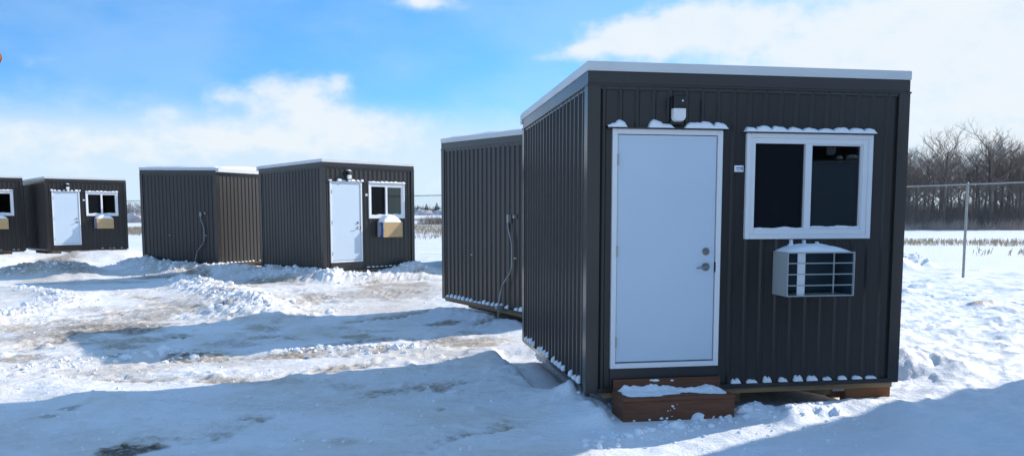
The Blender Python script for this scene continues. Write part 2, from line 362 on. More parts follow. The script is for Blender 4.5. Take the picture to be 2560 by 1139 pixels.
    for n in 'ABCDEFGHKM':
        cx, cy, _, a = POSE[n]; dx = x-cx; dy = y-cy; u = dx*math.cos(a)+dy*math.sin(a); v = -dx*math.sin(a)+dy*math.cos(a)
        q = np.maximum(np.maximum(-u, u-W), np.maximum(-v, v-D))   # <0 inside footprint
        ins = sst(q, .02 if n != 'A' else -.12, -.25)
        h = h*(1-ins)+(-.06)*ins
        if n == 'A':
            CV = [-.6,0,.4,.8,1.5,2.6,3.2,3.7]; CU = [.12,.06,-.14,-.30,-.36,-.40,-.40,-.34]
            cu = np.interp(v, CV, CU)+(fbm(v*4, u*2, 3, 90)-.5)*.10; dd = u-cu; k = sst(v, -.62, -.45)*sst(3.6-v, 0, .25)
            h += k*(.085*np.exp(-(dd/.10)**2)*(dd > 0)+.085*np.exp(-(dd/.42)**2)*(dd <= 0))*(.7+.6*fbm(x*4, y*4, 3, 91))+k*(fbm(x*8, y*8, 3, 92)-.5)*.05*np.exp(-(dd/.4)**2)*(dd < .05)
            h -= k*.07*sst(dd, .02, .16)*(u < .3)
            stp = sst(np.maximum(np.maximum(.1-u, u-1.34), np.maximum(-v-.62, v)), .12, -.05); h = h*(1-stp)+(.0)*stp
            # pillow of snow at the right front
            h -= .10*sst(u, 1.35, 1.5)*sst(2.5-u, 0, .5)*np.exp(-((v-.02)/.16)**2); h += .07*np.exp(-((u-2.7)/.45)**2-((v+.34)/.16)**2)
            h += .035*np.exp(-((u-1.55)/.30)**2-((v+.26)/.14)**2)*(.6+.8*fbm(x*9, y*9, 3, 88))
    tan = np.zeros(x.shape)
    tan += sst(y, 180, 230)*sst(420-y, 0, 60)*sst(fbm(x*.02, y*.012, 3, 70), .38, .5)*.9
    tan += sst(y, 58, 66)*sst(125-y, 0, 10)*sst(fbm(x*.5, y*.06, 4, 71), .45, .62)*.38*(x < 10)
    tan += sst(y, 120, 140)*sst(260-y, 0, 60)*sst(fbm(x*.03, y*.03, 3, 72), .45, .6)*.7
    return h, dirt, soft, tan
H_, DI, SO, TA = ground_fields(GX, GY)
def build_ground():
    ny, nx = GX.shape
    co = np.stack([GX, GY, H_], -1).reshape(-1, 3)
    idx = np.arange(nx*ny).reshape(ny, nx); q = np.stack([idx[:-1,:-1], idx[:-1,1:], idx[1:,1:], idx[1:,:-1]], -1).reshape(-1, 4)
    me = bpy.data.meshes.new('snowy_ground'); me.vertices.add(len(co)); me.vertices.foreach_set('co', co.ravel())
    me.loops.add(q.size); me.loops.foreach_set('vertex_index', q.ravel().astype(np.int32))
    me.polygons.add(len(q)); me.polygons.foreach_set('loop_start', np.arange(0, q.size, 4, dtype=np.int32)); me.polygons.foreach_set('loop_total', np.full(len(q), 4, np.int32))
    me.polygons.foreach_set('use_smooth', np.ones(len(q), bool)); me.update(); me.validate()
    at = me.attributes.new('stain', 'FLOAT_COLOR', 'POINT')
    at.data.foreach_set('color', np.stack([DI, SO, TA, np.ones_like(DI)], -1).ravel().astype(np.float32))
    o = bpy.data.objects.new('snowy_ground', me); C.objects.link(o); o['kind'] = 'structure'
    m = bpy.data.materials.new('snow_ground'); m.use_nodes = True; t = m.node_tree; b = t.nodes['Principled BSDF']
    def n(ty, **k):
        a = t.nodes.new(ty)
        for i, v in k.items(): setattr(a, i, v)
        return a
    def lk(a, b): t.links.new(a, b)
    A = n('ShaderNodeAttribute', attribute_name='stain'); sp = n('ShaderNodeSeparateColor'); lk(A.outputs['Color'], sp.inputs[0])
    tcn = n('ShaderNodeTexCoord')
    def noise(sc, det, ro=.55, str_=(1,1,1)):
        mp = n('ShaderNodeMapping'); mp.inputs['Scale'].default_value = str_; lk(tcn.outputs['Object'], mp.inputs[0])
        a = n('ShaderNodeTexNoise'); a.inputs['Scale'].default_value = sc; a.inputs['Detail'].default_value = det; a.inputs['Roughness'].default_value = ro
        lk(mp.outputs[0], a.inputs['Vector']); return a.outputs[0]
    def mr(v, a, c, d=0, e=1):
        q = n('ShaderNodeMapRange', interpolation_type='SMOOTHSTEP'); lk(v, q.inputs[0]); q.inputs[1].default_value = a; q.inputs[2].default_value = c; q.inputs[3].default_value = d; q.inputs[4].default_value = e
        return q.outputs[0]
    def mul(a, c, op='MULTIPLY'):
        q = n('ShaderNodeMath', operation=op)
        for i, v in enumerate((a, c)):
            if isinstance(v, (int, float)): q.inputs[i].default_value = v
            else: lk(v, q.inputs[i])
        return q.outputs[0]
    def mx(f, a, c):
        q = n('ShaderNodeMix', data_type='RGBA')
        if isinstance(f, (int, float)): q.inputs[0].default_value = f
        else: lk(f, q.inputs[0])
        for i, v in ((6, a), (7, c)):
            if isinstance(v, tuple): q.inputs[i].default_value = (*v, 1)
            else: lk(v, q.inputs[i])
        return q.outputs[2]
    snow = mx(mr(noise(.8, 5), .35, .65), (.89,.91,.94), (.85,.88,.91))
    packed = mx(mr(noise(.5, 7, .65, (1,1.3,1)), .40, .62), (.88,.87,.86), (.79,.74,.68))
    packed = mx(mr(noise(3.2, 6, .7, (1,1.7,1)), .52, .72, 0, .55), packed, (.62,.56,.48))
    base = mx(sp.outputs[1], packed, snow)
    fine = noise(14, 6, .7)
    dn = mul(sp.outputs[0], mr(fine, .25, .6, .35, 1.25))
    base = mx(mr(dn, .02, .75, 0, .9), base, mx(mr(noise(2.1, 5), .4, .6), (.40,.30,.19), (.27,.225,.18)))
    base = mx(mr(dn, .62, 1.1), base, (.085,.07,.055))
    # scattered specks of soil pressed in the drive
    speck = mul(mr(noise(11, 3, .6, (1,1.5,1)), .70, .76), mul(mr(noise(.7, 3), .45, .62), mul(1.0, sp.outputs[1], 'SUBTRACT')))
    base = mx(mul(speck, .8), base, (.16,.13,.10))
    grit = mul(mul(mr(noise(26, 4, .75, (.7,1.6,1)), .56, .66), mr(noise(1.1, 4, .6, (.45,1.6,1)), .50, .68)), mul(1.0, sp.outputs[1], 'SUBTRACT'))
    base = mx(mul(grit, .55), base, (.30,.235,.17))
    base = mx(sp.outputs[2], base, mx(mr(noise(.3, 5), .4, .6), (.46,.36,.24), (.34,.25,.19)))
    lk(base, b.inputs['Base Color']); b.inputs['Roughness'].default_value = .55; b.inputs['Specular IOR Level'].default_value = .35
    b1 = n('ShaderNodeBump'); b1.inputs['Strength'].default_value = .8; b1.inputs['Distance'].default_value = .02; lk(noise(22, 6, .7, (1,1.4,1)), b1.inputs['Height'])
    b2 = n('ShaderNodeBump'); b2.inputs['Strength'].default_value = .5; b2.inputs['Distance'].default_value = .05; lk(noise(4.5, 5, .6, (1,1.7,1)), b2.inputs['Height']); lk(b1.outputs[0], b2.inputs['Normal'])
    lk(b2.outputs[0], b.inputs['Normal'])
    me.materials.append(m)
    return o
build_ground()
def gz(x, y):
    i = np.clip(np.searchsorted(gx, x)-1, 0, len(gx)-2); j = np.clip(np.searchsorted(gy, y)-1, 0, len(gy)-2)
    fx = (x-gx[i])/(gx[i+1]-gx[i]); fy = (y-gy[j])/(gy[j+1]-gy[j])
    return float(H_[j,i]*(1-fx)*(1-fy)+H_[j,i+1]*fx*(1-fy)+H_[j+1,i]*(1-fx)*fy+H_[j+1,i+1]*fx*fy)

# loose lumps of broken snow thrown up along the ridges: nobody could count them
def chunks():
    b = bmesh.new(); bmesh.ops.create_icosphere(b, subdivisions=1, radius=1); V = np.array([v.co[:] for v in b.verts]); Fc = [[v.index for v in f.verts] for f in b.faces]; b.free()
    vs = []; fs = []; r = np.random.default_rng(3)
    def lump(x, y, s):
        z = gz(x, y); q = V*(1+r.uniform(-.32, .32, (len(V), 1)))*s*r.uniform(.7, 1.3, 3)*np.array([1,1,.75]); a = r.uniform(0, 6.28)
        q = np.stack([q[:,0]*np.cos(a)-q[:,1]*np.sin(a), q[:,0]*np.sin(a)+q[:,1]*np.cos(a), q[:,2]], 1)+np.array([x, y, z+s*.15])
        i = len(vs); vs.extend(q.tolist()); fs.extend([[k+i for k in f] for f in Fc])
    for pts, wd, ht, lm, dr in RIDGES:
        if lm < .7: continue
        ln = sum(math.dist(pts[i], pts[i+1]) for i in range(len(pts)-1)); dist = pts[0][1]
        for k in range(int(ln*(40 if wd < .7 else 22))):
            i = r.integers(len(pts)-1); t = r.random(); x = pts[i][0]*(1-t)+pts[i+1][0]*t+r.normal(0, wd*.62); y = pts[i][1]*(1-t)+pts[i+1][1]*t+r.normal(0, wd*.62)
            lump(x, y, r.choice([.015, .025, .035, .05, .075], p=[.50, .28, .14, .06, .02])*(1 if dist < 16 else 1.25))
    for k in range(420):
        x, y = G(r.uniform(0, 1250), r.uniform(715, 1130)); lump(x, y, r.uniform(.006, .022))
    for k in range(70):
        x, y = G(r.uniform(1450, 2150), r.uniform(1040, 1120)); lump(x, y, r.uniform(.006, .018))
    m = MB(); m.v = vs; m.f = fs
    o = m.build('snow_chunks', MT['snow'], fix=False); tag(o, 'loose broken lumps of snow thrown along the plough ridges', 'snow lumps', kind='stuff')
chunks()

# ------------------------------------------------------------------ the cabin
PITCH_R = W/20.
FRAMES = dict(front=Fr((0,0),(1,0),(0,-1)), right=Fr((W,0),(0,1),(1,0)), back=Fr((W,D),(-1,0),(0,1)), left=Fr((0,D),(0,-1),(-1,0)))
def top_at(v): return HF+(HB-HF)*v/D
def wall_top(side, s):
    if side == 'front': return HF
    if side == 'back': return HB
    return top_at(s) if side == 'right' else top_at(D-s)
def siding(side, openings):
    fr = FRAMES[side]; ln = W if side in ('front','back') else D; n = round(ln/.1527); pt = ln/n
    prof = [(0, 0.)]
    for i in range(n):
        o = i*pt
        prof += [(o+.098, 0.), (o+.114, .018), (o+.136, .018), (o+.150, 0.)]
    prof.append((ln, 0.)); cuts = sorted({c for a0, a1, z0, z1 in openings for c in (a0, a1)})
    full = []
    for (a, na), (c, nc) in zip(prof, prof[1:]):
        full.append((a, na))
        for q in cuts:
            if a+1e-6 < q < c-1e-6: t = (q-a)/(c-a); full.append((q, na+(nc-na)*t))
    full.append(prof[-1]); m = MB()
    for (a, na), (c, nc) in zip(full, full[1:]):
        if c-a < 1e-6: continue
        mid = (a+c)/2; seg = [(0., None)]; lo = 0.; rng_ = []
        ops = sorted([(z0, z1) for a0, a1, z0, z1 in openings if a0 < mid < a1])
        for z0, z1 in ops: rng_.append((lo, z0)); lo = z1
        rng_.append((lo, None))
        for z0, z1 in rng_:
            t0 = wall_top(side, a) if z1 is None else z1; t1 = wall_top(side, c) if z1 is None else z1
            m.quad(fr.p(a,na,z0), fr.p(c,nc,z0), fr.p(c,nc,t1), fr.p(a,na,t0))
    return m
def tufts(side, rnd, prob=.8, big=1., skip=()):
    fr = FRAMES[side]; ln = W if side in ('front','back') else D; n = round(ln/.1527); pt = ln/n; m = MB()
    for i in range(-1, n):
        a0 = i*pt+.146; a1 = a0+.112
        if a0 < .09 or a1 > ln-.07 or rnd.random() > prob: continue
        if any(s0 < (a0+a1)/2 < s1 for s0, s1 in skip): continue
        a0 += rnd.uniform(-.004, .02); a1 += rnd.uniform(-.015, .006); h = rnd.uniform(.020, .050)*big; k = 9; z0 = .034; dip = rnd.uniform(0, .45)
        base = len(m.v); sk = rnd.uniform(-.25, .25)
        for row in range(3):
            for j in range(k):
                t = j/(k-1); s = 1-abs(2*t-1)**4.5; s *= 1-dip*math.exp(-((t-.5-sk)/.12)**2); s = max(s, .0)
                z = z0+h*s*(0, .72, 1)[row] if row else z0
                nn = (.036, .034, .012)[row]
                m.v.append(fr.p(a0+(a1-a0)*t, nn, z))
        for j in range(k): m.v.append(fr.p(m.v[0][0]*0+a0+(a1-a0)*j/(k-1), -.004, m.v[base+2*k+j][2]))
        for row in range(3):
            for j in range(k-1):
                A = base+row*k+j; m.f.append((A, A+1, A+k+1, A+k))
    return m
def ledge_snow(fr, a0, a1, z, prof, depth, n0=.0):      # heap of snow lying on a narrow ledge; prof(t) gives its height
    m = MB(); k = max(24, int((a1-a0)/.012)); rows = [(1.0, 0), (1.0, .55), (.8, .9), (.35, 1.0), (0, 1.0)]
    nz = .72+.56*fbm(np.arange(k+1)*.35+a0*31, np.zeros(k+1)+z*7, 3, 17)
    for dn, hz_ in rows:
        for j in range(k+1):
            t = j/k; h = prof(t)*float(nz[j]); m.v.append(fr.p(a0+(a1-a0)*t, n0+depth*dn*(1 if h > .006 else .92), z+h*hz_))
    for r_ in range(len(rows)-1):
        for j in range(k):
            if max(prof(j/k), prof((j+1)/k)) < .004: continue
            A = r_*(k+1)+j; m.f.append((A, A+1, A+k+2, A+k+1))
    return m
def heap(fr, a0, a1, n0, n1, z, h, rnd, peak=.35, nx_=28, ny_=16, pw=.6):   # a mound of snow on a box top
    m = MB(); sd = rnd.randrange(999)
    for j in range(ny_+1):
        for i in range(nx_+1):
            u = i/nx_; v = j/ny_; e = max(0, 1-abs(2*u-1)**3)**pw*max(0, 1-max(0, 2*v-1)**4)**pw
            e *= min(1, (v+.35)) if False else 1
            q = float(fbm(np.array(u*5+sd), np.array(v*4+sd), 3, sd))
            hh = h*e*(.55+.45*math.exp(-((u-.45)/peak)**2))*(.75+.5*q)
            if u in (0, 1) or v == 1: hh = 0
            m.v.append(fr.p(a0+(a1-a0)*u, n0+(n1-n0)*v, z+hh))
    for j in range(ny_):
        for i in range(nx_):
            A = j*(nx_+1)+i; m.f.append((A, A+1, A+nx_+2, A+nx_+1))
    return m
def slab(m, u0, u1, v0, v1, zb, zt):      # slab following the roof slope; zb, zt above the sloping wall top
    q = [(u0,v0),(u1,v0),(u1,v1),(u0,v1)]
    m.hexa([(u,v,top_at(v)+zb) for u,v in q], [(u,v,top_at(v)+zt) for u,v in q])
def make_cabin(key, label, front=True, ac=None, conduit=False, tuft=dict(), seed=0, snowroof=.03, extra=''):
    x, y, z, a = POSE[key]; rnd = random.Random(seed+11)
    root = empty('cabin', (x, y, z), a); tag(root, label, 'cabin', 'dark metal clad cabins standing in the snow')
    DOOR = (.212, 1.224, .219, 2.341); WIN = (1.473, 2.710, 1.381, 2.322); ACO = (1.79, 2.41, .88, 1.24)
    for side in FRAMES:
        ops = []
        if side == 'front' and front: ops = [DOOR, WIN]+([ACO] if ac else [])
        wo = siding(side, ops).build('wall', MT['siding'], root, fix=False)
    # corner flashings
    th = .027; wd = .088
    for cu, cv, su, sv in ((0,0,1,1), (W,0,-1,1), (W,D,-1,-1), (0,D,1,-1)):
        zt = top_at(cv)-.002; pts = [(-th,-th),(wd,-th),(wd,.0),(0,0),(0,wd),(-th,wd)]; m = MB()
        lo = [(cu+su*p, cv+sv*q, -.012) for p, q in pts]; hi = [(cu+su*p, cv+sv*q, zt) for p, q in pts]; i = len(m.v); m.v += lo+hi
        m.f += [tuple(range(5,-1,-1)), tuple(range(6,12))]+[(k, (k+1)%6, 6+(k+1)%6, 6+k) for k in range(6)]
        m.build('corner_trim', MT['trim'], root, bevel=.003)
    # bottom ledge (door bottoms interrupt nothing)
    m = MB()
    for side, fr in FRAMES.items():
        ln = W if side in ('front','back') else D
        m.box(fr, .09, ln-.09, -.01, .034, -.010, .018); m.box(fr, .09, ln-.09, .026, .034, .018, .032)
    m.build('base_trim', MT['trim'], root)
    # top trim, fascia, white roof edge
    m = MB(); pr = .016
    for v0, v1, u0, u1 in ((-pr,-.001,-pr,W+pr), (D+.001,D+pr,-pr,W+pr), (0,D,-pr,-.001), (0,D,W+.001,W+pr)):
        slab(m, u0, u1, v0, v1, -.045, -.004)
    for v0, v1, u0, u1 in ((-.034,-pr,-.034,W+.034), (D+pr,D+.034,-.034,W+.034), (-pr,D+pr,-.034,-pr), (-pr,D+pr,W+pr,W+.034)):
        slab(m, u0, u1, v0, v1, -.016, -.002)
    m.build('top_trim', MT['trim'], root)
    m = MB(); slab(m, -.024, W+.024, -.024, D+.024, 0, .106); m.build('fascia', MT['trim'], root, bevel=.003)
    m = MB(); slab(m, -.031, W+.031, -.031, D+.031, .108, .190); roof = m.build('roof', MT['roofedge'], root, bevel=.004)
    # snow on the roof
    m = MB(); nu, nv = 44, 44; sd = seed*13+5
    U, Vv = np.meshgrid(np.linspace(0, 1, nu+1), np.linspace(0, 1, nv+1)); e = np.minimum(np.minimum(U, 1-U), np.minimum(Vv, 1-Vv)); e = sst(e, 0, .05)
    hh = snowroof*e*(.3+1.3*fbm(U*4+sd, Vv*4+sd, 4, sd)); jit = (fbm(U*14+sd, Vv*14, 2, sd+3)-.5)*.05
    for j in range(nv+1):
        for i in range(nu+1):
            u = .01+(W-.02)*U[j,i]; v = .01+(D-.02)*Vv[j,i]
            if i in (0, nu): u += jit[j,i]*.6*(1 if i else -1)*0
            m.v.append((u, v, top_at(v)+.190+float(hh[j,i])+.0005))
    for j in range(nv):
        for i in range(nu): A = j*(nu+1)+i; m.f.append((A, A+1, A+nu+2, A+nu+1))
    m.build('snow', MT['snow'], roof, smooth=True, fix=False)
    # gutter along the low rear edge
    fr = FRAMES['back']; m = MB(); zt = HB+.165; dep = .10; hh_ = .105
    m.box(fr, -.028, W+.028, .034, .034+dep, zt-hh_, zt-hh_+.006)
    m.box(fr, -.028, W+.028, .034+dep-.006, .034+dep+.004, zt-hh_+.006, zt); m.box(fr, -.028, W+.028, .0315, .037, zt-hh_+.006, zt+.015)
    m.box(fr, -.028, W+.028, .034+dep-.016, .034+dep+.006, zt, zt+.010)
    g = m.build('gutter', MT['roofedge'], root)
    for s in (-.034, W+.028):
        m = MB(); m.box(fr, s, s+.006, .034, .034+dep+.004, zt-hh_-.004, zt+.012); m.build('end_cap', MT['roofedge'], g, bevel=.002)
    heap(fr, .01, W-.01, .036, .034+dep, zt-.004, .045+snowroof, rnd, peak=3., pw=.35).build('snow', MT['snow'], g, smooth=True)
    # floor frame and skids
    m = MB(); m.box(ID, .14, W-.03, -.012, D-.03, -.060, -.012); m.build('floor_frame', MT['lumber'], root)
    for u in (.38, 1.42, 2.50):
        m = MB(); m.box(ID, u, u+.14, .18, D-.12, -.19, -.062); m.build('skid', MT['lumber'], root, bevel=.005)
    if key == 'A':
        m = MB(); m.box(ID, 2.55, 3.02, .0, .10, -.20, -.062); m.build('support_block', MT['beam'], root, bevel=.004)
        m = MB(); q = [(1.95,.25),(2.04,.18),(2.46,.045),(2.40,.14)]
        m.hexa([(u,v,-.13) for u,v in ((1.9,.9),(2.0,.95),(2.46,.10),(2.36,.05))], [(u,v,-.062) for u,v in ((1.9,.9),(2.0,.95),(2.46,.10),(2.36,.05))]); m.build('brace', MT['lumber'], root)
        m = MB(); m.box(FRAMES['front'], 2.42, 2.60, -.02, -.012, -.085, -.040); m.build('metal_plate', MT['galv'], root)
    # tufts of snow caught in the ribs at the foot of the walls
    for side, (pb, bg_) in tuft.items():
        o = tufts(side, rnd, pb, bg_, skip=((.15,1.3),) if side == 'front' else ()).build('snow_tufts', MT['snow'], root, smooth=True); o['kind'] = 'stuff'
    if front:
        fr = FRAMES['front']
        # door
        m = MB(); m.ring(fr, .203, 1.233, .210, 2.350, .046, -.03, .032); df = m.build('door_frame', MT['white'], root, bevel=.004)
        m = MB(); m.box(fr, .240, 1.196, -.06, -.045, .240, 2.32); m.build('gap_backing', MT['dark'], df)  # dark sheet added behind the door so the gap round it reads dark
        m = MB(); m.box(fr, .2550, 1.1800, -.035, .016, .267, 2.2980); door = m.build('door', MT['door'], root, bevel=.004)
        m = MB(); m.cyl(fr, 1.095, .016, .026, 1.262, .034, 24); m.cyl(fr, 1.095, .026, .042, 1.262, .025, 24); m.build('deadbolt', MT['metal'], door, bevel=.002)
        m = MB(); m.cyl(fr, 1.097, .016, .026, 1.122, .037, 24); m.cyl(fr, 1.097, .026, .062, 1.122, .013, 16)
        m.tube([fr.p(1.103,.060,1.122), fr.p(1.06,.066,1.121), fr.p(1.02,.064,1.116), fr.p(.995,.056,1.112)], [.012,.010,.009,.008], 8); m.build('handle', MT['metal'], door, smooth=False)
        for hz_ in (2.08, 1.27, .45):
            m = MB(); m.box(fr, .2500, .2535, .016, .030, hz_-.05, hz_+.05); m.tube([fr.p(.2515,.034,hz_-.05), fr.p(.2515,.034,hz_+.05)], .006, 8); m.build('hinge', MT['metal'], door)
        m = MB(); m.box(fr, 1.1830, 1.1868, .010, .0335, 1.075, 1.165); m.build('strike_plate', MT['black'], df)
        m = MB(); m.box(fr, .203, 1.233, -.0, .020, .02, .208); m.build('kick_flashing', MT['trim'], root)
        # drip caps with snow
        m = MB(); m.box(fr, .150, 1.275, -.005, .062, 2.352, 2.360); cap = m.build('drip_cap', MT['trim'], root)
        def pd(t):
            u = .150+1.125*t; h = 0
            for c, wd_, hh_ in DP: h = max(h, 1.3*hh_*max(0, 1-abs((u-c)/wd_)**3.5))
            return h
        DP = [(.175,.035,.018),(.235,.075,.03),(.27,.055,.05),(.60,.075,.055),(.66,.10,.035),(.96,.10,.045),(1.07,.075,.05),(1.20,.07,.045),(1.12,.15,.022)] if key == 'A' else \
             [(.19+.152*i+rnd.uniform(-.02,.02), rnd.uniform(.05,.09), rnd.uniform(.025,.055)) for i in range(8) if rnd.random() < .85]
        ledge_snow(fr, .150, 1.275, 2.360, pd, .060).build('snow', MT['snow'], cap, smooth=True)
        m = MB(); m.box(fr, 1.440, 2.745, -.005, .060, 2.333, 2.341); cap = m.build('drip_cap', MT['trim'], root)
        def pw_(t):
            u = 1.44+1.305*t; ph = (u-.02)/PITCH_R % 1; s = 1-abs(2*ph-1)**3; i = int((u-.02)/PITCH_R); r_ = (math.sin(i*12.9+seed)*43758.5) % 1
            return (.016+.052*(.55+.45*r_)*max(0, s)**.8*(1-.35*ph))*min(1, t/.02, (1-t)/.025)
        ledge_snow(fr, 1.440, 2.745, 2.341, pw_, .058).build('snow', MT['snow'], cap, smooth=True)
        # window
        m = MB(); m.ring(fr, 1.464, 2.719, 1.372, 2.331, .040, -.03, .034); m.ring(fr, 1.504, 2.679, 1.412, 2.291, .050, -.05, .020)
        m.box(fr, 2.046, 2.109, -.045, .024, 1.462, 2.241); m.ring(fr, 2.109, 2.629, 1.462, 2.241, .012, -.045, .006); win = m.build('window_frame', MT['white'], root, bevel=.003)
        m = MB(); m.box(fr, 1.554, 2.046, -.036, -.030, 1.462, 2.241); m.build('pane', MT['glass'], win)
        m = MB(); m.box(fr, 2.121, 2.617, -.030, -.024, 1.474, 2.229); m.build('pane', MT['glass'], win)
        m = MB(); m.quad(fr.p(1.554,-.012,1.462), fr.p(2.046,-.012,1.462), fr.p(2.046,-.012,2.241), fr.p(1.554,-.012,2.241)); m.build('insect_screen', MT['screen'], win, fix=False)
        ps = lambda t: .012+.008*math.sin(t*9+seed)*math.sin(t*4)+.008*math.exp(-((t-.55)/.25)**2)
        ledge_snow(fr, 1.554, 2.044, 1.462, ps, .030, -.008).build('snow', MT['snow'], win, smooth=True)
        ledge_snow(fr, 2.121, 2.617, 1.4742, ps, .024, -.018).build('snow', MT['snow'], win, smooth=True)
        # room behind
        m = MB(); a0, a1, b0, b1, c0, c1 = .09, W-.09, .075, D-.09, .03, 2.5
        m.quad((a0,b1,c0),(a1,b1,c0),(a1,b1,c1),(a0,b1,c1)); m.quad((a0,b0,c0),(a0,b1,c0),(a0,b1,c1),(a0,b0,c1)); m.quad((a1,b0,c0),(a1,b1,c0),(a1,b1,c1),(a1,b0,c1))
        m.quad((a0,b0,c0),(a1,b0,c0),(a1,b1,c0),(a0,b1,c0)); m.quad((a0,b0,c1),(a1,b0,c1),(a1,b1,c1),(a0,b1,c1))
        m.build('interior', MT['inner'], root, fix=False)
        # lamp over the door
        m = MB(); m.box(fr, .722, .852, 0, .055, 2.385, 2.640); m.box(fr, .724, .850, .055, .125, 2.530, 2.636); lamp = m.build('wall_lamp', MT['black'], root, bevel=.012)
        m = MB(); pts = [(.726,2.528),(.726,2.447),(.735,2.425),(.752,2.412),(.822,2.412),(.839,2.425),(.848,2.447),(.848,2.528)]; i = 0
        k = len(pts); m.v += [fr.p(a_, .056, z_) for a_, z_ in pts]+[fr.p(.787+(a_-.787)*.93, .118, 2.47+(z_-2.47)*.93+.004) for a_, z_ in pts]
        m.f += [tuple(range(k)), tuple(range(2*k-1, k-1, -1))]+[(j, (j+1)%k, k+(j+1)%k, k+j) for j in range(k)]; m.build('diffuser', MT['diffuser'], lamp, bevel=.008)
        m = MB(); m.cyl(fr, .806, .124, .130, 2.590, .008, 12); m.build('sensor', MT['white'], lamp)
        if key != 'A':
            heap(fr, .728, .846, .0, .12, 2.637, .03, rnd, nx_=10, ny_=6).build('snow', MT['snow'], lamp, smooth=True)
        # small rating plate between door and window
        m = MB(); m.box(fr, 1.352, 1.440, .0, .024, 1.981, 2.040); pl = m.build('rating_plate', MT['white'], root, bevel=.006)
        m = MB(); m.box(fr, 1.366, 1.426, .024, .0255, 2.012, 2.020); m.box(fr, 1.418, 1.430, .024, .0255, 1.996, 2.026); m.box(fr, 1.372, 1.412, .024, .0255, 1.994, 1.999); m.build('marking', MT['blue'], pl)
    if ac == 'open':
        fr = FRAMES['front']; a0, a1, z0, z1, n1 = 1.765, 2.425, .860, 1.260, .265; t = .006
        m = MB(); m.box(fr, a0, a1, -.05, n1, z0, z0+t); m.box(fr, a0, a1, -.05, n1, z1-t, z1); m.box(fr, a0, a0+t, -.05, n1, z0+t, z1-t); m.box(fr, a1-t, a1, -.05, n1, z0+t, z1-t)
        sl = m.build('air_conditioner_sleeve', MT['sleeve'], root, bevel=.002)
        m = MB(); m.ring(fr, a0, a1, z0, z1, .010, n1, n1+.008)
        for k in (1, 2, 3):
            zz = z0+(z1-z0)*k/4; m.box(fr, a0+.010, a1-.010, n1-.002, n1+.006, zz-.0045, zz+.0045)
        m.build('grille', MT['sleeve'], sl)
        m = MB(); m.box(fr, a0+t, a1-t, -.045, -.04, z0+t, z1-t); m.build('back_panel', MT['sleevedark'], sl)
        m = MB(); m.box(fr, 1.880, 1.955, .236, .240, z0+t, z1-t); m.build('white_baffle', MT['white'], sl)
        m = MB(); m.box(fr, 2.270, 2.284, .17, .174, z0+t, z1-t); m.build('divider', MT['sleeve'], sl)
        for q_ in (a1-t-.006, a0+t+.001):  # dark sheets added over the grey inner sides so the recess reads dark
            m = MB(); m.box(fr, q_, q_+.005, -.03, n1-.02, z0+t, z1-t); m.build('dark_inner_sheet', MT['sleevedark'], sl)
        heap(fr, a0+.01, a1-.03, .0, n1-.01, z1, .065, rnd, peak=.45).build('snow', MT['snow'], sl, smooth=True)
        m = MB()
        for k, u in enumerate((1.93, 2.06, 2.19)):
            h = (.075,.07,.055)[k]
            m.v += [fr.p(u-.05,0,z1+.03), fr.p(u+.035,0,z1+.03), fr.p(u+.01,.0,z1+.03+h*.6), fr.p(u+.014,0,z1+.03+h), fr.p(u-.012,0,z1+.03+h), fr.p(u-.01,.0,z1+.03+h*.55),
                    fr.p(u-.045,.05,z1+.03), fr.p(u+.03,.05,z1+.03), fr.p(u+.008,.035,z1+.03+h*.6), fr.p(u+.012,.028,z1+.03+h), fr.p(u-.010,.028,z1+.03+h), fr.p(u-.008,.035,z1+.03+h*.55)]
            i = 12*k; m.f += [(i+6,i+7,i+8,i+11), (i+11,i+8,i+9,i+10)]+[(i+j, i+(j+1)%6, i+6+(j+1)%6, i+6+j) for j in range(6)]
        m.build('snow', MT['snow'], sl, smooth=True)
    if ac == 'box':
        fr = FRAMES['front']; a0, a1, z0, z1, n1 = 1.765, 2.435, .860, 1.265, .26
        m = MB(); m.box(fr, a0, a1, -.02, n1, z0, z1); acb = m.build('air_conditioner', MT['cardside'], root, bevel=.003)
        m = MB(); m.box(fr, a0-.003, a1+.003, n1, n1+.006, z0-.004, z1+.003); m.build('cardboard_cover', MT['card'], acb)
        m = MB(); m.box(fr, a0-.005, a0-.0005, n1-.10, n1, z0, z1); m.box(fr, a0-.0075, a0-.005, n1-.14, n1-.03, z1-.07, z1-.02); m.box(fr, a0-.0075, a0-.005, n1-.14, n1-.03, z0+.0, z0+.06); m.build('tape', MT['blue'], acb)
        for u_ in (a1-.03, a0+.02):
            m = MB(); m.cyl(fr, u_, n1+.006, n1+.009, 1.06, .016, 12); m.build('flap_hole', MT['beam'], acb)
        heap(fr, a0+.01, a1-.02, .0, n1, z1+.003, (.19 if key == 'D' else .15), rnd, peak=.6, pw=.6).build('snow', MT['snow'], acb, smooth=True)
    if conduit:
        fr = FRAMES['right']
        m = MB(); m.box(fr, 2.445, 2.505, 0, .06, 1.415, 1.545); bx_ = m.build('junction_box', MT['conduit'], root, bevel=.004)
        m = MB(); m.tube([fr.p(a_, n_, z_) for a_, n_, z_ in ((2.477,.045,1.43),(2.478,.05,1.36),(2.505,.05,1.28),(2.56,.05,1.18),(2.598,.05,1.08),(2.603,.05,.92),(2.590,.05,.72),(2.54,.06,.60),(2.43,.07,.50),(2.34,.08,.40),(2.29,.09,.26),(2.262,.10,.12),(2.245,.10,-.12))], .0135, 10); m.build('conduit', MT['conduit'], bx_, smooth=True)
        m = MB(); m.cyl(fr, 2.645, .0, .05, 1.515, .03, 16); m.build('pipe_stub', MT['conduit'], root)
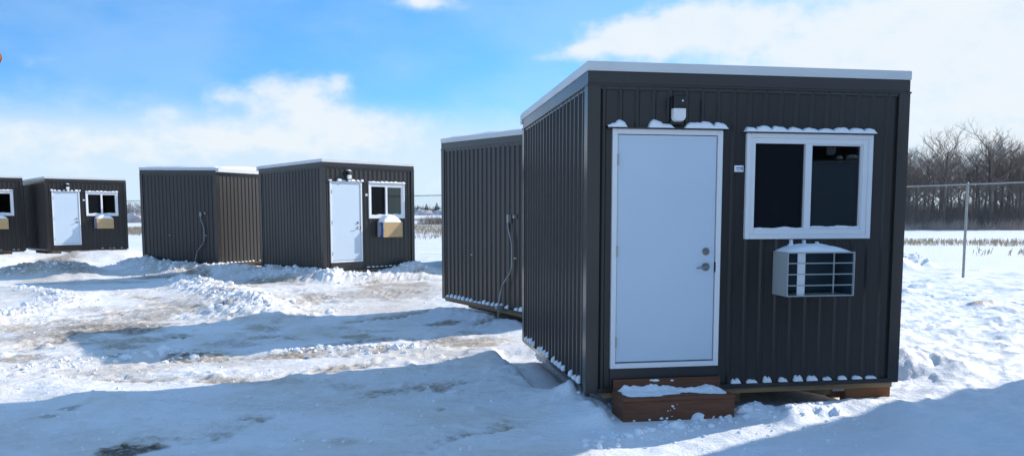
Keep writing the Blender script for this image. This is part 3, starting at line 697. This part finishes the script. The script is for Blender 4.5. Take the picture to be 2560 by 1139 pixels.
        m = MB(); m.cyl(fr, 2.645, .0, .03, .86, .012, 12); m.cyl(fr, 1.15, .0, .028, .85, .010, 12) ; m.build('screw_cap', MT['white'], root)
        m = MB(); m.box(fr, 2.225, 2.285, .03, .15, .02, .07); m.build('conduit_fitting', MT['galv'], bx_)
    return root
make_cabin('A', 'nearest dark cabin with white door, wide window and open grey air conditioner sleeve', True, 'open', False, dict(front=(.95,1.2), left=(.8,1.55), right=(.5,1)), 1, .012)
make_cabin('D', 'dark cabin in the middle distance with white door and cardboard box on its front', True, 'box', False, dict(front=(.9,.7), left=(.7,.9)), 2, .02)
make_cabin('E', 'far left dark cabin, whole front in view, with partly shaded white door', True, 'box', False, dict(front=(.3,.6), left=(.4,.6)), 3, .02)
make_cabin('F', 'dark cabin cut off by the left edge, only window and cardboard box showing', True, 'box', False, dict(front=(.7,.6)), 4, .02)
make_cabin('C', 'dark cabin with conduit on its shaded side and a sunlit ribbed back wall', False, None, True, dict(back=(.9,.8)), 5, .05)
make_cabin('B', 'dark cabin side wall with grey conduit, partly hidden behind the nearest cabin', False, None, True, dict(right=(.85,1.5)), 6, .07)
make_cabin('G', 'cabin just beyond the right edge of the photo, throwing the lower right shadow', True, None, False, dict(), 7, .02)
make_cabin('H', 'cabin to the right of the viewer, its white door mirrored in the nearest window', True, None, False, dict(), 8, .02)

make_cabin('K', 'dark cabin hidden behind the conduit cabin, shading the middle cabin', False, None, False, dict(), 9, .02)
make_cabin('M', 'dark cabin hidden behind the sunlit ribbed cabin, shading the far left cabin', False, None, False, dict(), 10, .02)

# ------------------------------------------------------------------ wooden step at cabin A
def step():
    x, y, z, a = POSE['A']; root = empty('wooden_step', (x, y, 0), a); tag(root, 'low red brown wooden step dusted with snow below the nearest white door', 'step')
    fr = FRAMES['front']; a0, a1, n1, zt = .215, 1.235, .40, .205
    m = MB(); m.box(fr, a0, a1, n1-.035, n1, -.03, zt-.032); m.build('front_board', MT['wood'], root, bevel=.005)
    for s in (a0, a1-.035):
        m = MB(); m.box(fr, s, s+.035, .05, n1-.036, -.03, zt-.032); m.build('side_board', MT['wood'], root, bevel=.004)
    m = MB(); m.box(fr, a0-.004, a1+.004, .225, n1+.006, zt-.031, zt); m.build('tread_board', MT['wood'], root, bevel=.006)
    m = MB(); m.box(fr, a0-.004, a1+.004, .062, .219, zt-.031, zt); m.build('tread_board', MT['wood'], root, bevel=.006)
    m = MB(); m.box(fr, a0+.01, a1+.01, .030, .060, .12, .302); m.build('back_board', MT['wood'], root, bevel=.005)
    m = MB(); rr = np.random.default_rng(5); nx_, ny_ = 90, 26
    for j in range(ny_+1):
        for i in range(nx_+1):
            u = a0+.03+(a1-a0-.04)*i/nx_; n_ = .062+(n1-.085)*j/ny_
            e = min(1, i/6, (nx_-i)/5, j/2+.3)*max(0, 1-(j/ny_)**3)
            q = float(fbm(np.array(u*9.), np.array(n_*11.), 4, 3)); h = .052*e*(q*1.6-.25)*(1.2-.6*j/ny_)-.008
            m.v.append(fr.p(u, n_, zt+h))
    for j in range(ny_):
        for i in range(nx_):
            A = j*(nx_+1)+i; m.f.append((A, A+1, A+nx_+2, A+nx_+1))
    m.build('snow', MT['snow'], root, smooth=True, fix=False)
    # snow spatters stuck to the boards
    m = MB(); r = random.Random(4)
    for (u, zz, s) in ((.66,.125,.013),(.675,.105,.008),(.615,.085,.006),(.64,.09,.004),(.70,.14,.004),(.655,.035,.007),(.56,.02,.016),(.45,.015,.012),(.61,.02,.012),(.31,.01,.012),(1.18,.015,.02)):
        k = 9; i = len(m.v); m.v += [fr.p(u+s*math.cos(6.283*j/k)*r.uniform(.7,1.3), n1+.001, zz+s*.75*math.sin(6.283*j/k)*r.uniform(.7,1.3)) for j in range(k)]; m.v.append(fr.p(u, n1+s*.5, zz)); m.f += [(i+j, i+(j+1)%k, i+k) for j in range(k)]
    for (u, zz, s) in ((.62,.285,.022),(.78,.28,.014),(.585,.288,.014)):
        k = 9; i = len(m.v); m.v += [fr.p(u+1.5*s*math.cos(6.283*j/k)*r.uniform(.7,1.3), .061, zz+s*.6*math.sin(6.283*j/k)) for j in range(k)]; m.v.append(fr.p(u, .07, zz)); m.f += [(i+j, i+(j+1)%k, i+k) for j in range(k)]
    tag(m.build('snow_spatter', MT['snow'], root), kind='stuff')
step()

# ------------------------------------------------------------------ chain link fence
FL = [(16.5,11.5),(13.2,21.0),(12.55,22.87),(11.75,24.9),(-3.83,37.75),(-24.7,54.2),(-52,75)]
FH = 2.58
def fence():
    root = empty('chain_link_fence', (12.55, 22.87, 0)); tag(root, 'tall galvanised chain link fence running behind the cabins', 'fence')
    off = Vector((12.55, 22.87, 0)); wv = MB(); r_ = .0012; cell = .066
    def at(s):
        for i in range(len(FL)-1):
            l = math.dist(FL[i], FL[i+1])
            if s <= l or i == len(FL)-2: t = s/l; return Vector((FL[i][0]*(1-t)+FL[i+1][0]*t, FL[i][1]*(1-t)+FL[i+1][1]*t, 0))-off
            s -= l
    tot = sum(math.dist(FL[i], FL[i+1]) for i in range(len(FL)-1)); rail = []
    s0 = math.dist(FL[0], FL[1])+math.dist(FL[1], FL[2])      # the visible post
    k0 = -int(s0//2.98); ps = []
    s = s0+k0*2.98
    while s < tot: ps.append(s); s += 2.98
    for s in ps:
        p = at(s); ph = .5+.5*math.sin(s*5.1)
        m = MB(); m.tube([(p.x,p.y,-.05),(p.x,p.y,FH+.02)], .036, 10); m.tube([(p.x,p.y,FH+.02),(p.x,p.y,FH+.06)], [.042,.012], 10); m.build('post', MT['galv'], root, smooth=False)
    m = MB(); m.tube([tuple(at(sum(math.dist(FL[j], FL[j+1]) for j in range(i)))+Vector((0,0,FH))) for i in range(len(FL))], .020, 8); m.build('top_rail', MT['galv'], root, smooth=True)
    s = -FH
    while s < tot:
        for dr in (1, -1):
            a = s if dr == 1 else s+FH; b = s+FH if dr == 1 else s
            sa, sb = max(0, min(tot-.01, a)), max(0, min(tot-.01, b)); 
            if abs(sa-sb) < .02: continue
            za = .04+(FH-.03)*abs(sa-a)/FH; zb = FH+.01-(FH-.03)*abs(sb-b)/FH
            pts = [at(sa)+Vector((0,0,za)), at((sa+sb)/2)+Vector((0,0,(za+zb)/2)), at(sb)+Vector((0,0,zb))]
            wv.tube([tuple(p) for p in pts], r_, 3, cap=False)
        s += cell
    wv.build('mesh', MT['galv'], root, fix=False)
fence()

# ------------------------------------------------------------------ trees
def bare_tree(h, seed, lean=0., dense=1., trunk_r=None):
    r = random.Random(seed); tr = MB(); cr = MB(); tr_r = trunk_r or h*.016
    def branch(p, d, ln, rad, lvl, mb):
        n = 4 if lvl < 2 else 3; pts = [p]; rr = [rad]
        for i in range(n):
            d = (d+Vector((r.uniform(-1,1), r.uniform(-1,1), r.uniform(-.35,.6)))*(.14+.05*lvl)).normalized(); p = p+d*(ln/n); pts.append(p); rr.append(rad*(1-(i+1)/n*.65))
        mb.tube(pts, rr, 6 if lvl == 0 else (4 if lvl == 1 else 3), cap=False)
        if lvl >= 4: return
        kids = (0, int(5*dense), int(4*dense), 4)[lvl] if lvl else 0
        for k in range(kids):
            t = r.uniform(.25, 1.); j = min(n-1, int(t*n)); q = pts[j].lerp(pts[j+1], t*n-j)
            a = r.uniform(0, 6.283); side = Vector((math.cos(a), math.sin(a), r.uniform(.1,.9))).normalized()
            branch(q, (d*.75+side*.8).normalized(), ln*r.uniform(.42,.68), max(.006, rad*.48), lvl+1, mb)
    # trunk, possibly forking
    p = Vector((0,0,-.1)); pts = [p]; rr = [tr_r*1.25]; n = 7; d = Vector((lean, r.uniform(-.05,.05), 1)).normalized(); th = h*r.uniform(.72, .85)
    for i in range(n):
        d = (d+Vector((r.uniform(-1,1), r.uniform(-1,1), 0))*.06).normalized(); p = p+d*(th/n); pts.append(p); rr.append(tr_r*(1-.78*(i+1)/n))
    tr.tube(pts, rr, 7, cap=False)
    nb = int(13*dense)
    for k in range(nb):
        t = .30+.70*(k+.5)/nb+r.uniform(-.03,.03); t = min(.999, t); j = min(n-1, int(t*n)); q = pts[j].lerp(pts[j+1], t*n-j)
        a = k*2.4+r.uniform(-.5,.5); up = .45+.9*t; dd = Vector((math.cos(a), math.sin(a), up)).normalized()
        branch(q, dd, h*(.36-.14*t)*r.uniform(.75,1.2), tr_r*(.50-.30*t), 1, cr)
    return tr, cr
VARS = []
for i in range(7):
    tr, cr = bare_tree(11, 100+i, random.Random(i).uniform(-.06,.06), (.85,1,1.1,.8,1,.9,1.15)[i], (.17,.20,.26,.13,.22,.15,.30)[i])
    a = tr.build('trunk', MT['bark'], fix=False, smooth=True); b = cr.build('crown', MT['twig'], fix=False); VARS.append((a.data, b.data)); bpy.data.objects.remove(a); bpy.data.objects.remove(b)
TREES = []
tr_rand = random.Random(21)
spec = [  # px of the trunk, distance, height scale, variant, what singles it out
 (2262,93,.80,0,None),(2268,100,1.0,2,None),(2305,103,1.05,4,None),(2322,92,.8,1,None),(2364,96,.98,0,None),(2398,97,.9,5,None),(2452,99,1.0,0,None),(2466,103,1.05,3,None),(2509,97,.95,1,None),(2548,102,1.0,6,None),(2290,91,.88,1,None),(2276,99,.92,3,None),(2333,95,.9,0,None),(2378,100,.95,5,None),(2434,104,1.0,4,None),(2499,95,1.0,4,None),(2534,99,1.0,5,None),(2318,97,.90,3,None),
 (2352,90,1.10,2,'broad bare tree with a wide rounded crown left of the fence post'),(2345,106,1.05,4,None),(2392,92,.86,3,None),
 (2418,95,.95,0,None),(2445,92,1.08,5,'slim bare tree just right of the fence post'),(2474,91,1.10,6,'stout forked looking bare tree with a thick dark trunk right of the fence post'),
 (2484,100,1.12,2,None),(2508,104,1.12,0,None),(2520,93,1.02,3,None),(2545,91,.98,1,None),(2572,94,1.0,2,None),(2590,99,1.0,0,None),(2610,93,1.05,4,None),(2640,97,1.0,1,None),(2670,94,1.05,2,None),
 (2240,96,.9,4,None),(2222,101,.95,2,None),(2195,95,.9,6,None),(2160,98,.95,1,None)]
for i, (px, dist, hs, vi, lb) in enumerate(spec):
    for rep in range(1):
        xx = (px-1280)/F_PX*dist*1.0; root = empty('bare_tree', (xx, dist, 0), tr_rand.uniform(0, 6.28)); hs *= .86; root.scale = (hs*1.1, hs*1.1, hs)
        tag(root, lb or ('leafless grey brown tree in the woodland edge beyond the fence'), 'tree', 'bare trees of the wood beyond the fence')
        for nm, me in zip(('trunk', 'crown'), VARS[vi]):
            o = bpy.data.objects.new(nm, me); C.objects.link(o); o.parent = root
for i in range(17):       # second rank further in
    dist = tr_rand.uniform(108, 135); px = 2150+i*34+tr_rand.uniform(-8, 8); xx = (px-1280)/F_PX*dist; root = empty('bare_tree', (xx, dist, 0), tr_rand.uniform(0, 6.28)); s = tr_rand.uniform(.85, 1.05); root.scale = (s, s, s)
    tag(root, 'leafless grey brown tree in the woodland edge beyond the fence', 'tree', 'bare trees of the wood beyond the fence')
    for nm, me in zip(('trunk', 'crown'), VARS[tr_rand.randrange(7)]):
        o = bpy.data.objects.new(nm, me); C.objects.link(o); o.parent = root

def twigs(mb, cx, cy, r0, h, n, rnd, thick=.02, flat=1.):
    for k in range(n):
        a = rnd.uniform(0, 6.283); q = r0*math.sqrt(rnd.random()); x = cx+q*math.cos(a); y = cy+q*math.sin(a)*flat; z = 0 if rnd.random() < .5 else rnd.uniform(0, h*.6)
        l = h*rnd.uniform(.3, .8); dx = rnd.uniform(-.45,.45)*l; dy = rnd.uniform(-.45,.45)*l; zt = min(h*rnd.uniform(.8, 1.1), z+l)
        t = thick*rnd.uniform(.5, 1.3); an = rnd.uniform(0, 3.14); ex, ey = t*math.cos(an), t*math.sin(an)
        i = len(mb.v); mb.v += [(x-ex,y-ey,z),(x+ex,y+ey,z),(x+dx+ex*.3,y+dy+ey*.3,zt),(x+ey,y-ex,z)]; mb.f += [(i,i+1,i+2),(i+1,i+3,i+2),(i+3,i,i+2)]
rb = random.Random(31); m = MB()
for k in range(330):      # thicket at the foot of the wood
    px = rb.uniform(2150, 2760); dist = rb.uniform(90, 112); h = rb.uniform(1.6, 4.3) if dist > 92 else rb.uniform(1.2, 2.6)
    twigs(m, (px-1280)/F_PX*dist, dist, rb.uniform(1.2, 2.4), h, 75, rb, .030)
tag(m.build('undergrowth', MT['brush'], fix=False), 'grey brown thicket filling the foot of the bare wood', 'undergrowth', kind='stuff')
m = MB()
for k in range(150):      # paler low brush in front of the thicket, snow showing through
    px = rb.uniform(2150, 2760); dist = rb.uniform(84.5, 88.5); twigs(m, (px-1280)/F_PX*dist, dist, rb.uniform(.5, 1.3), rb.uniform(.5, 1.5), 30, rb, .022)
tag(m.build('brush', MT['lightbrush'], fix=False), 'pale brown low brush along the near edge of the thicket', 'brush', kind='stuff')
m = MB()
for (px, py, w_, h) in ((1062,561,1.3,1.1),(1076,561,1.8,1.7),(1088,561,1.5,1.5),(1100,561,1.6,1.2),(1112,560,1.5,1.3)):
    x, y = G(px, py); 
    m2 = MB(); twigs(m2, 0, 0, w_, h, 260, rb, .018); o = m2.build('shrub', MT['brush'], fix=False); o.location = (x, y, 0)
    tag(o, 'low bare shrub in the snowy field seen between two cabins', 'shrub', 'bare shrubs in the field gap')
# distant woods on the horizon
m = MB(); WL = [(-420,340),(-206,450),(-150,640),(-92,900),(60,950),(260,900)]
for i in range(len(WL)-1):
    l = math.dist(WL[i], WL[i+1])
    for k in range(int(l*1.3)):
        t = rb.random(); x = WL[i][0]*(1-t)+WL[i+1][0]*t+rb.uniform(-25,25); y = WL[i][1]*(1-t)+WL[i+1][1]*t+rb.uniform(0,60)
        twigs(m, x, y, rb.uniform(2,4), rb.uniform(6.5,11.5)*(1 if rb.random() < .7 else .7), 34, rb, .16)
tag(m.build('distant_woods', MT['farwood'], fix=False), 'hazy grey line of far woods along the horizon', 'woods', kind='stuff')
# conifers far across the field
for (px, top, dist, wd, lb) in ((1045,515,680,2.6,'small rounded far conifer, left of three on the horizon'),(1067,509,680,3.6,'pointed far conifer, the middle one of three on the horizon'),(1093,506,680,3.6,'tallest far conifer, right of three on the horizon')):
    h = (531.7-top)/F_PX*dist+CAM_H; x = (px-1280)/F_PX*dist; root = empty('conifer', (x, dist, 0)); tag(root, lb, 'conifer', 'conifers on the horizon')
    m = MB(); m.tube([(0,0,0),(0,0,h*.95)], [.25,.04], 6); m.build('trunk', MT['bark'], root)
    m = MB(); r = random.Random(px)
    for k in range(900):
        t = r.random()**.8; a = r.uniform(0, 6.283); rad = wd*(1-t)**.8*r.uniform(.5,1.05)+.1; z = h*(.04+.96*t); x0, y0 = rad*math.cos(a), rad*math.sin(a); s = .45*(1.2-t)
        i = len(m.v); m.v += [(x0*.3,y0*.3,z+s*.6),(x0+r.uniform(-s,s),y0+r.uniform(-s,s),z-s*.5),(x0*.8+r.uniform(-s,s),y0*.8+r.uniform(-s,s),z+s*.4)]; m.f.append((i,i+1,i+2))
    m.build('crown', MT['conifer'], root, fix=False)
# snow covered spoil heaps in the far field
def pile(px, dist, wd, h, lb, seed):
    m = MB(); n = 30; x = (px-1280)/F_PX*dist
    for j in range(n+1):
        for i in range(n+1):
            u = 2*i/n-1; v = 2*j/n-1; e = max(0, 1-u*u)*max(0, 1-v*v); q = float(fbm(np.array(u*3+seed), np.array(v*3), 4, seed)); m.v.append((u*wd, v*wd*.5, h*e**.6*(.6+.8*q)-.1))
    for j in range(n):
        for i in range(n): A = j*(n+1)+i; m.f.append((A, A+1, A+n+2, A+n+1))
    o = m.build('snow_pile', MT['pile'], fix=False, smooth=True); o.location = (x, dist, 0); tag(o, lb, 'snow pile', 'snow covered heaps across the field')
MT['pile'] = mat('snowy_heap', (.72,.72,.76), .8, 0, .2, vscale=.35, col2=(.34,.25,.22))
pile(1050, 600, 12, 3.9, 'wide snow covered heap in the field left of the middle conifer', 1); pile(1100, 600, 8.5, 3.6, 'snow covered heap at the right end of the far field gap', 2)
pile(338, 150, 2.6, 1.8, 'snow covered heap in the field gap beside the far left cabin', 3)
# corn stubble
def stalks(mb, x, y, h, rnd):
    lx = rnd.uniform(-.35,.35)*h; ly = rnd.uniform(-.3,.3)*h; t = .012*rnd.uniform(.7,1.4); z = -.03
    i = len(mb.v); mb.v += [(x-t,y,z),(x+t,y,z),(x,y+t,z),(x+lx-t,y+ly,h),(x+lx+t,y+ly,h),(x+lx,y+ly+t,h)]; mb.f += [(i,i+1,i+4,i+3),(i+1,i+2,i+5,i+4),(i+2,i,i+3,i+5)]
    if rnd.random() < .5: mb.v += [(x+lx*.6,y,h*.6),(x+lx+rnd.uniform(-.2,.2),y+rnd.uniform(-.1,.1),h*rnd.uniform(.1,.5)),(x+lx*.7,y,h*.75)]; i += 6; mb.f.append((i,i+1,i+2))
m = MB(); rs = random.Random(8)
for k in range(5200):       # field seen in the middle gap
    row = rs.randrange(60); y = 56+row*.95*(1+row*.004); x = rs.uniform(-15, -4.5)-(y-56)*.02*0; x = x*(y/75)
    if rs.random() < .25+.5*(y > 70): stalks(m, x+rs.gauss(0,.1), y+rs.gauss(0,.05), rs.uniform(.12,.34), rs)
for k in range(3000):
    y = 66+rs.randrange(30)*1.0; x = -.456*y+rs.uniform(-4, 4); stalks(m, x, y+rs.gauss(0,.05), rs.uniform(.12,.32), rs)
for k in range(3800):       # strip on the right beyond the fence
    row = rs.randrange(9); x = rs.uniform(17, 42); y = 46.0+row*.8-(x-20)*.22; 
    if math.sin(x*1.7+row)+rs.random()*1.5 > .3: stalks(m, x, y+rs.gauss(0,.06), rs.uniform(.10,.30), rs)
for k in range(40):
    px = rs.choice([rs.uniform(2430,2480), rs.uniform(2520,2560)]); x, y = G(px, rs.uniform(628,640)); stalks(m, x, y, rs.uniform(.08,.3), rs)
tag(m.build('corn_stubble', MT['stubble'], fix=False), 'pale tan corn stubble sticking out of the field snow', 'stubble', kind='stuff')

# ------------------------------------------------------------------ orange sign at the left edge
def sign():
    y = 6.0; d = ray(9, 143); t = y/d[1]; vx, vz = d[0]*t, CAM_H+d[2]*t; s = .36
    root = empty('orange_sign', (vx-s, y, 0)); tag(root, 'orange sign with red border, its rounded tip at the upper left edge', 'sign')
    def plate(sz, y0, y1, nm, mt):
        m = MB(); pts = []
        for k, (cx, cz) in enumerate(((sz,0),(0,sz*1.15),(-sz,0),(0,-sz*1.4))):
            nx_, nz_ = ((sz,0),(0,sz*1.15),(-sz,0),(0,-sz*1.4))[(k+1)%4]; px_, pz_ = ((sz,0),(0,sz*1.15),(-sz,0),(0,-sz*1.4))[(k-1)%4]
            A = (cx+(px_-cx)*.07, cz+(pz_-cz)*.07); B = (cx+(nx_-cx)*.07, cz+(nz_-cz)*.07)
            for q in (0, .33, .66, 1): 
                b_ = 2*q*(1-q); pts.append(((1-q)**2*A[0]+b_*cx+q*q*B[0], (1-q)**2*A[1]+b_*cz+q*q*B[1]))
        k = len(pts); m.v += [(p[0], y0, vz+p[1]) for p in pts]+[(p[0], y1, vz+p[1]) for p in pts]; m.f += [tuple(range(k)), tuple(range(2*k-1,k-1,-1))]+[(j,(j+1)%k,k+(j+1)%k,k+j) for j in range(k)]
        return m.build(nm, mt, root)
    plate(s, 0, .004, 'border', MT['red']); plate(s*.985, -.004, -.001, 'panel', MT['orange'])
    m = MB(); m.tube([(-.0,.03,-.1),(-.0,.03,vz+.3)], .025, 8); m.build('post', MT['galv'], root)
sign()
